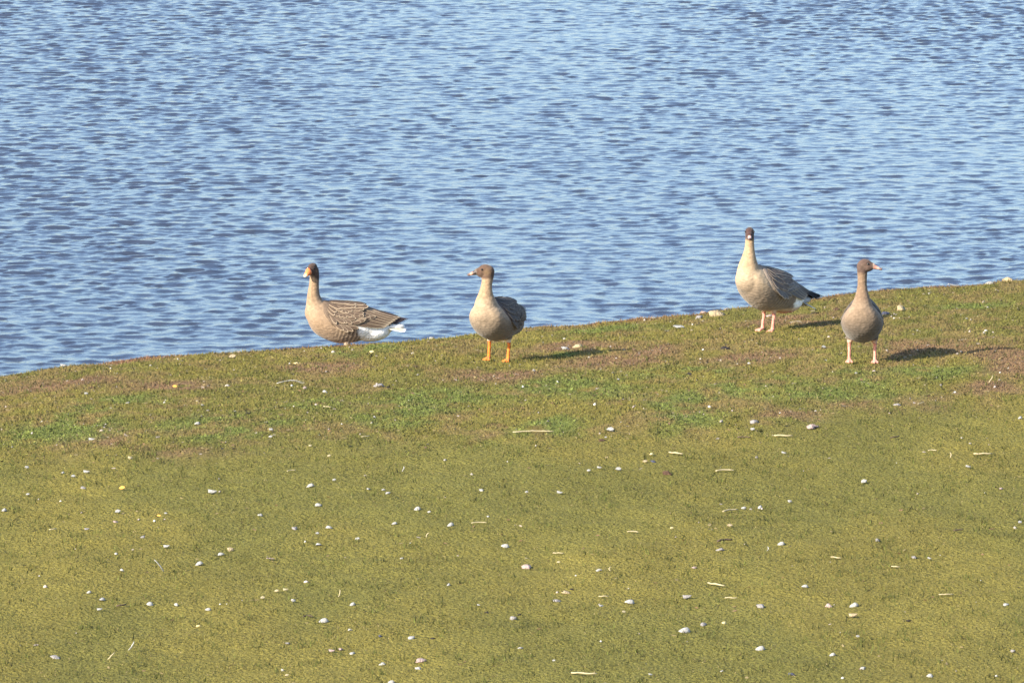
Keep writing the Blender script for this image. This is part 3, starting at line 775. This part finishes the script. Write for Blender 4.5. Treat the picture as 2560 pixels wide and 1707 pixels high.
    bm__ = smooth(.12, .02, xq)*smooth(-.16, -.08, xq)*smooth(.33, .29, zq)*S.get('bars', .5)
    col = col*(1-.55*(bm__*(1-bar))[:, None]); col = mix(col, c['fringe'], bm__*bar**3*.45)
    bar2 = np.sin(zq*2*np.pi/.017+9*nz2+4*yq/.1)*.5+.5
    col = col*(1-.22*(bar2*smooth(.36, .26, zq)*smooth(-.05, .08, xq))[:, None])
    col = mix(col, c['back'], smooth(.45, .75, (zq-zc)/np.maximum(hh_, .01))*smooth(.17, .10, xq)*smooth(.47, .44, Z_))
    vent = smooth(S.get('ventx', -.085), S.get('ventx', -.085)-.03, xq+.04*(nz-.5)+(.3-zq)*.25)*smooth(.25, .05, (zq-zc)/np.maximum(hh_, .01))
    col = mix(col, c['vent'], vent)
    nkz = np.array([q[2] for q in sp]); nkx = np.array([q[0] for q in sp]); nky = np.array([q[1] for q in sp]); nkr = np.array([q[3] for q in sp])
    cx = np.interp(Z_, nkz, nkx); rr = np.interp(Z_, nkz, nkr)
    front = (X_-cx)/rr
    nm_ = smooth(.43, .50, Z_)
    col = mix(col, mix(np.tile(c['neck'], (n, 1)), c['nape'], smooth(-.1, -.75, front)), nm_)
    fur = np.sin(np.arctan2(Y_-np.interp(Z_, nkz, nky), X_-cx)*9+Z_*25+5*nz2)
    col = col*(1-S.get('furrow', .1)*(nm_*(fur*.5+.5))[:, None])
    hz = S['hood']-.03*np.clip(-front, -1, 1)*S.get('hood_shade_tilt', 0)
    col = mix(col, c['head'], smooth(-.012, .014, Z_-hz+.012*(nz-.5)))
    lh = (P-np.array(hd)) @ np.array(HM)/hs                    # head frame
    cheek = np.exp(-(((lh[:, 0]+.012)/.024)**2+((lh[:, 2]+.006)/.022)**2))*(np.abs(lh[:, 1]) > .012)*(Z_ > S['hood'])
    col = mix(col, c['cheek'], cheek*.75)
    if 'blaze' in c:
        bl = smooth(.045, .052, lh[:, 0]+.004*(nz-.5))*(Z_ > S['hood'])*smooth(.030, .022, lh[:, 2]); col = mix(col, c['blaze'], bl)
    leg = smooth(.140, .128, Z_+.006*(nz-.5)); thigh = smooth(.165, .15, Z_)*(1-leg)*(np.minimum(*[np.abs(Y_-f[1]) for f in S['feet']]) < .04)
    col = mix(col, c['thigh'], thigh*.8); col = mix(col, c['leg'], leg)
    col = col*(.86+.28*nz)[:, None]
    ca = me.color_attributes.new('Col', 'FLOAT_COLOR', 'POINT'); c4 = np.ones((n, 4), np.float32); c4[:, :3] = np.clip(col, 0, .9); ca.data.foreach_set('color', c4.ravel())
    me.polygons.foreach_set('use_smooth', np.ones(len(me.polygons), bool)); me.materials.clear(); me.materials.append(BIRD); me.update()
    me.name = 'body'; body = bpy.data.objects.new('body', me); C.objects.link(body); body.parent = root
    # bill
    bs = S.get('bill_scale', 1.0)
    secs = [(.044, .019, .024, -.006), (.056, .0175, .0215, -.009), (.070, .0150, .0165, -.012), (.084, .0130, .0120, -.015), (.097, .0118, .0085, -.018)]
    bb = bmesh.new(); rg = []; cols_ = []
    bc = S['bill']
    for k, (hx_, hw, hh, z_) in enumerate(secs):
        hx_ = .044+(hx_-.044)*bs; hw *= S.get('bill_fat', 1); hh *= S.get('bill_fat', 1)
        rg.append([bb.verts.new(Hh((hx_, hw*math.sin(a), z_+hh*math.cos(a)*(1 if math.cos(a) > 0 else .75)-(.0016 if abs(math.cos(a)+.35) < .14 else 0)))) for a in [2*math.pi*j/16 for j in range(16)]]); cols_ += [bc[k]]*16
    for a, b_ in zip(rg, rg[1:]):
        for j in range(16): bb.faces.new([a[j], b_[j], b_[(j+1) % 16], a[(j+1) % 16]])
    bb.faces.new(rg[0]); bb.faces.new(list(reversed(rg[-1]))); bmesh.ops.recalc_face_normals(bb, faces=bb.faces)
    bme = from_bm('bill', bb, BILLM); ca = bme.color_attributes.new('Col', 'FLOAT_COLOR', 'POINT')
    ca.data.foreach_set('color', np.concatenate([np.array(cols_, np.float32), np.ones((len(cols_), 1), np.float32)], 1).ravel())
    bo = bpy.data.objects.new('bill', bme); C.objects.link(bo); bo.parent = root
    nb = bmesh.new(); hx_ = .044+(.096-.044)*bs; ell_bm(nb, Hh((hx_+.001, 0, -.0185)), (.012*hs, .0112*hs*S.get('bill_fat', 1), .0085*hs), HM, 12)
    nl = from_bm('nail', nb, mat('bill_nail', S['nail'], .4)); no = bpy.data.objects.new('nail', nl); C.objects.link(no); no.parent = bo
    for s in (-1, 1):
        eb = bmesh.new(); ell_bm(eb, (0, 0, 0), (.0062*hs,)*3, None, 12); eo = bpy.data.objects.new('eye', from_bm('eye', eb, EYE)); C.objects.link(eo)
        eo.parent = root; eo.location = Hh((.017, s*.0285, .012))
    # wings: folded shells with rows of feathers
    fd = mat('feather_dark', S['fdark'], .75, vary=.15, vscale=4); ff = mat('feather_fringe', S['ffringe'], .75)
    fp = mat('flight_feather_dark', S['fprim'], .7, vary=.1, vscale=4); fg = mat('covert_grey', S.get('fgrey', S['fdark']), .75, vary=.15, vscale=4)
    F1 = feather_me('feather', fd, ff); F2 = feather_me('flight_feather', fp, fp if not S.get('pfr') else ff); F3 = feather_me('feather', fg, ff)
    tipz = .262
    for side in (1, -1):
        def surf(u, v, off=0.0):
            xx = .165-.505*u; zc, hw, hh = tsec(xx); hw = max(hw*wmul, .045)+.002+off-S.get('tuck', 0)*smooth(.75, .2, u); hh = max(hh, .045)+.002+off
            zc = zc+(.020*smooth(.6, 1, u))
            thm = float(np.interp(u, [0, .12, .3, .55, .8, 1], [66, 94, 102, 84, 66, 52])); th = R(5+(thm+S.get('drape', 0)*smooth(.0, .3, u)-5)*v)
            bul = .006*math.sin(math.pi*min(1, max(0, v)))**.5*float(np.interp(u, [0, .12, .9, 1], [0, 1, .7, 0]))
            hw += bul; hh += bul*.6
            return T((xx, side*hw*math.sin(th)*(1-.24*max(0, math.cos(th))), zc+hh*math.cos(th)))
        wb = bmesh.new(); nu, nv = 26, 12
        Go = [[wb.verts.new(surf(i/nu, j/nv, .004 if 0 < j < nv and 0 < i < nu else -.004)) for j in range(nv+1)] for i in range(nu+1)]
        Gi = [[wb.verts.new(surf(i/nu, j/nv, -.012)) for j in range(nv+1)] for i in range(nu+1)]
        for G, fl in ((Go, False), (Gi, True)):
            for i in range(nu):
                for j in range(nv): wb.faces.new([G[i][j], G[i+1][j], G[i+1][j+1], G[i][j+1]])
        for i in range(nu):
            wb.faces.new([Go[i][0], Gi[i][0], Gi[i+1][0], Go[i+1][0]]); wb.faces.new([Go[i][nv], Go[i+1][nv], Gi[i+1][nv], Gi[i][nv]])
        for j in range(nv):
            wb.faces.new([Go[0][j], Go[0][j+1], Gi[0][j+1], Gi[0][j]]); wb.faces.new([Go[nu][j], Gi[nu][j], Gi[nu][j+1], Go[nu][j+1]])
        bmesh.ops.recalc_face_normals(wb, faces=wb.faces)
        wing = bpy.data.objects.new('wing', from_bm('wing', wb, mat('wing_plumage', S['wingcol'], .8, vary=.25, vscale=50, bump=(70, .6, .01)))); C.objects.link(wing); wing.parent = root
        def put(me_, u, v, L, W, slant, lift=.10, aim=None):
            p0 = surf(u, v, .006); e = .01
            tu = (surf(u+e, v, .006)-p0).normalized(); tv_ = (surf(u, v+e, .006)-p0).normalized()
            nn = tu.cross(tv_).normalized()
            if nn.dot(p0-T((p0.x, 0, .29))) < 0: nn = -nn
            d = (tu+tv_*slant).normalized(); d = (d+nn*lift).normalized()
            if aim is not None: d = T(aim)-p0; L = d.length; d.normalize()
            yv = nn.cross(d).normalized(); zv = d.cross(yv)
            Mx = Matrix((d*L, yv*W, zv*W)).transposed().to_4x4(); Mx.translation = p0
            f = bpy.data.objects.new(me_.name.split('.')[0], me_); C.objects.link(f); f.parent = wing; f.matrix_local = Mx
        r = random.Random(5)
        J = lambda a: a*(1+r.uniform(-.12, .12))
        for k in range(7): put(F2, .70+.035*k, .62-.08*k, 0, .028, 0, 0, (-.405-.014*k-S.get('primx', 0), side*(.030-.003*k), .278+.005*k))      # primaries
        for k in range(7): put(F3, .40+.05*k, .88-.10*k, 0, .040-.001*k, 0, 0, (-.30-.017*k+S.get('tert', 0), side*(.080-.008*k), .270+.009*k))                        # tertials
        for k in range(9): put(F3, .13+.055*k, .88+.012*(k % 2), J(.095), .028, .38-.06*k, .02)      # greater coverts
        for k in range(9): put(F3 if k > 4 else F1, .10+.055*k, .72, J(.080), .028, .34-.04*k, .025)
        for row, v_ in enumerate((.57, .43)):
            for k in range(8): put(F1, .07+.052*k+.02*row, v_+r.uniform(-.03, .03), J(.070), .030, .30, .03)
        for row, v_ in enumerate((.29, .13)):
            for k in range(9): put(F1, .10+.070*k+.03*row, v_+r.uniform(-.02, .02), J(.10), .048, .10, .015)
    # tail
    tb_ = bmesh.new(); ell_bm(tb_, T((-.335, 0, .258)), (.105, .045, .028)); tl = bpy.data.objects.new('tail', from_bm('tail', tb_, mat('tail_coverts', S.get('undertail', S.get('tailcol', (.12, .10, .09))), .8))); C.objects.link(tl); tl.parent = root
    tf_d = mat('tail_feather_dark', S.get('tailcol', (.10, .085, .08)), .75); tf_w = mat('tail_feather_white', (.74, .72, .68), .7)
    FT = feather_me('feather', tf_d, tf_w)
    for k in range(9):
        a = (k-4)/4; d = (RT @ Vector((-1, .30*a, -.16-.05*abs(a)-S.get('droop', 0)))).normalized(); zv0 = RT @ Vector((0, .35*a, 1)); yv = zv0.cross(d).normalized(); zv = d.cross(yv)
        Mx = Matrix((d*(.170-.012*abs(a))*S.get('tlen', 1), yv*.040, zv*.040)).transposed().to_4x4(); Mx.translation = T((-.262, .030*a, .272-.008*abs(a)))
        f = bpy.data.objects.new('feather', FT); C.objects.link(f); f.parent = tl; f.matrix_local = Mx
    return root

def at(px, py): return ray_ground(px, py)
orange_leg = (.60, .155, .028); pink_leg = (.54, .23, .18)
# 1: orange bill, behind the edge of the bank, side on
px1 = (836-1280)/FPX*47.8; p1 = (px1, float(crest(px1))+.40)
goose(dict(pos=p1, lift=.042, tlen=1.15, yaw=R(188), label='goose with thick orange bill and white rear, side-on behind the bank edge, leftmost', scale=1.07, bz=.10, ventx=-.06, primx=-.02,
    neck=[(.195, 0, .37, .092), (.214, 0, .44, .064), (.222, 0, .50, .046), (.218, 0, .57, .037), (.214, 0, .63, .035), (.216, 0, .675, .034)],
    head=(.232, .010, .690), head_yaw=R(50), head_pitch=R(16), head_scale=1.0, hood=.625, hood_shade_tilt=1.0, bill_fat=1.35, furrow=.22, bars=.9,  # slanted hood edge paints the head's shade down onto the nape
    feet=[(.0, .055, 0), (-.03, -.055, 0)],
    cols=dict(flank=(.25, .18, .125), breast=(.25, .175, .115), belly=(.36, .27, .185), back=(.12, .085, .06), vent=(.84, .82, .80), neck=(.26, .18, .115), nape=(.19, .135, .095), head=(.055, .036, .029), cheek=(.07, .045, .035), leg=(.45, .22, .16), thigh=(.5, .4, .3), fringe=(.6, .46, .32)),  # head: its own brown, darkened by shade painted into the colour
    bill=[(.48, .15, .06), (.58, .16, .05), (.62, .17, .05), (.60, .20, .07), (.58, .26, .13)], nail=(.42, .38, .30),
    fdark=(.095, .065, .045), ffringe=(.36, .28, .195), fprim=(.06, .045, .05), wingcol=(.11, .078, .055), tailcol=(.50, .43, .32), undertail=(.80, .78, .75)))
# 2: orange legs, head in profile to the left
goose(dict(pos=at(1245, 905), yaw=R(245), label='brown headed goose with bright orange legs, head turned left in profile', scale=1.04, wide=1.04, drape=6, tuck=.008, ventx=-.24, primx=-.06, tlen=.7, bz=.25,
    neck=[(.185, 0, .36, .098), (.200, 0, .44, .078), (.200, 0, .50, .052), (.186, 0, .56, .039), (.168, 0, .61, .042), (.160, 0, .650, .045)],
    head=(.171, -.022, .656), head_yaw=R(-63), head_pitch=R(3), head_scale=1.16, hood=.603, bill_scale=.95, bill_fat=.88,
    feet=[(.0, .078, 0), (-.015, -.078, 0)], furrow=.06, bars=.3,
    cols=dict(flank=(.15, .118, .09), breast=(.30, .225, .155), belly=(.135, .108, .084), back=(.075, .055, .05), vent=(.78, .76, .72), neck=(.265, .185, .115), nape=(.18, .12, .085), head=(.080, .049, .036), cheek=(.135, .09, .052), leg=orange_leg, thigh=(.62, .52, .4), fringe=(.4, .32, .25), blaze=(.12, .10, .09)),
    bill=[(.03, .022, .02), (.03, .022, .02), (.04, .022, .02), (.50, .26, .17), (.14, .07, .05)], nail=(.12, .08, .07),
    fdark=(.062, .047, .038), ffringe=(.17, .135, .105), fprim=(.035, .03, .035), wingcol=(.08, .062, .055)))
# 3: dark head facing the lens, pink legs, highest on the bank
goose(dict(pos=at(1919, 826), yaw=R(224), label='pale breasted goose with dark head facing straight ahead, black wing tips trailing right', scale=1.09, pitch=R(12), wide=1.0, tert=.0, droop=.10, ventx=-.15, tlen=1.12, undertail=(.42, .42, .42), bz=.22,
    neck=[(.185, 0, .38, .100), (.195, 0, .46, .078), (.192, 0, .53, .053), (.186, 0, .59, .037), (.184, 0, .65, .031), (.184, 0, .695, .031)],
    head=(.193, .008, .708), head_yaw=R(44), head_pitch=R(8), head_scale=1.02, hood=.662, bill_scale=.8, bill_fat=.85,
    feet=[(.0, .046, 0.25), (.005, -.046, -.1)], furrow=.05, bars=.35,
    cols=dict(flank=(.18, .14, .108), breast=(.34, .26, .175), belly=(.22, .175, .135), back=(.27, .20, .15), vent=(.80, .80, .78), neck=(.31, .222, .14), nape=(.26, .17, .11), head=(.050, .028, .026), cheek=(.07, .04, .033), leg=pink_leg, thigh=(.55, .38, .25), fringe=(.5, .4, .3)),
    bill=[(.12, .07, .06), (.04, .025, .022), (.30, .17, .15), (.58, .40, .37), (.40, .25, .23)], nail=(.07, .04, .04),
    fdark=(.085, .066, .056), ffringe=(.33, .27, .21), fgrey=(.10, .095, .095), primx=.085, fprim=(.018, .016, .022), wingcol=(.20, .16, .13), tailcol=(.16, .16, .17)))
# 4: front on, pink legs, head in profile to the right
goose(dict(pos=at(2155, 909), yaw=R(266), label='greyish goose seen front-on, pink bill in profile to the right, rightmost', scale=1.02, wide=1.0, tuck=.016, primx=-.05, tlen=.75, bz=.24,
    neck=[(.165, 0, .35, .094), (.190, 0, .42, .078), (.190, 0, .475, .054), (.182, 0, .55, .035), (.176, 0, .62, .034), (.174, -.002, .695, .037)],
    head=(.177, .022, .702), head_yaw=R(84), head_pitch=R(3), head_scale=1.08, hood=.648, bill_scale=1.0, bill_fat=.85,
    feet=[(.0, .088, 0), (-.01, -.088, 0)], furrow=.06, bars=.3,
    cols=dict(flank=(.105, .084, .068), breast=(.205, .148, .104), belly=(.10, .08, .063), back=(.09, .075, .07), vent=(.78, .76, .72), neck=(.175, .118, .080), nape=(.085, .062, .05), head=(.075, .048, .040), cheek=(.105, .072, .058), leg=pink_leg, thigh=(.65, .42, .32), fringe=(.38, .31, .25), blaze=(.34, .25, .2)),
    bill=[(.34, .20, .16), (.30, .12, .09), (.42, .21, .16), (.50, .33, .27), (.38, .23, .19)], nail=(.20, .13, .12),
    fdark=(.065, .055, .05), ffringe=(.13, .11, .095), fprim=(.03, .028, .034), wingcol=(.09, .075, .07)))
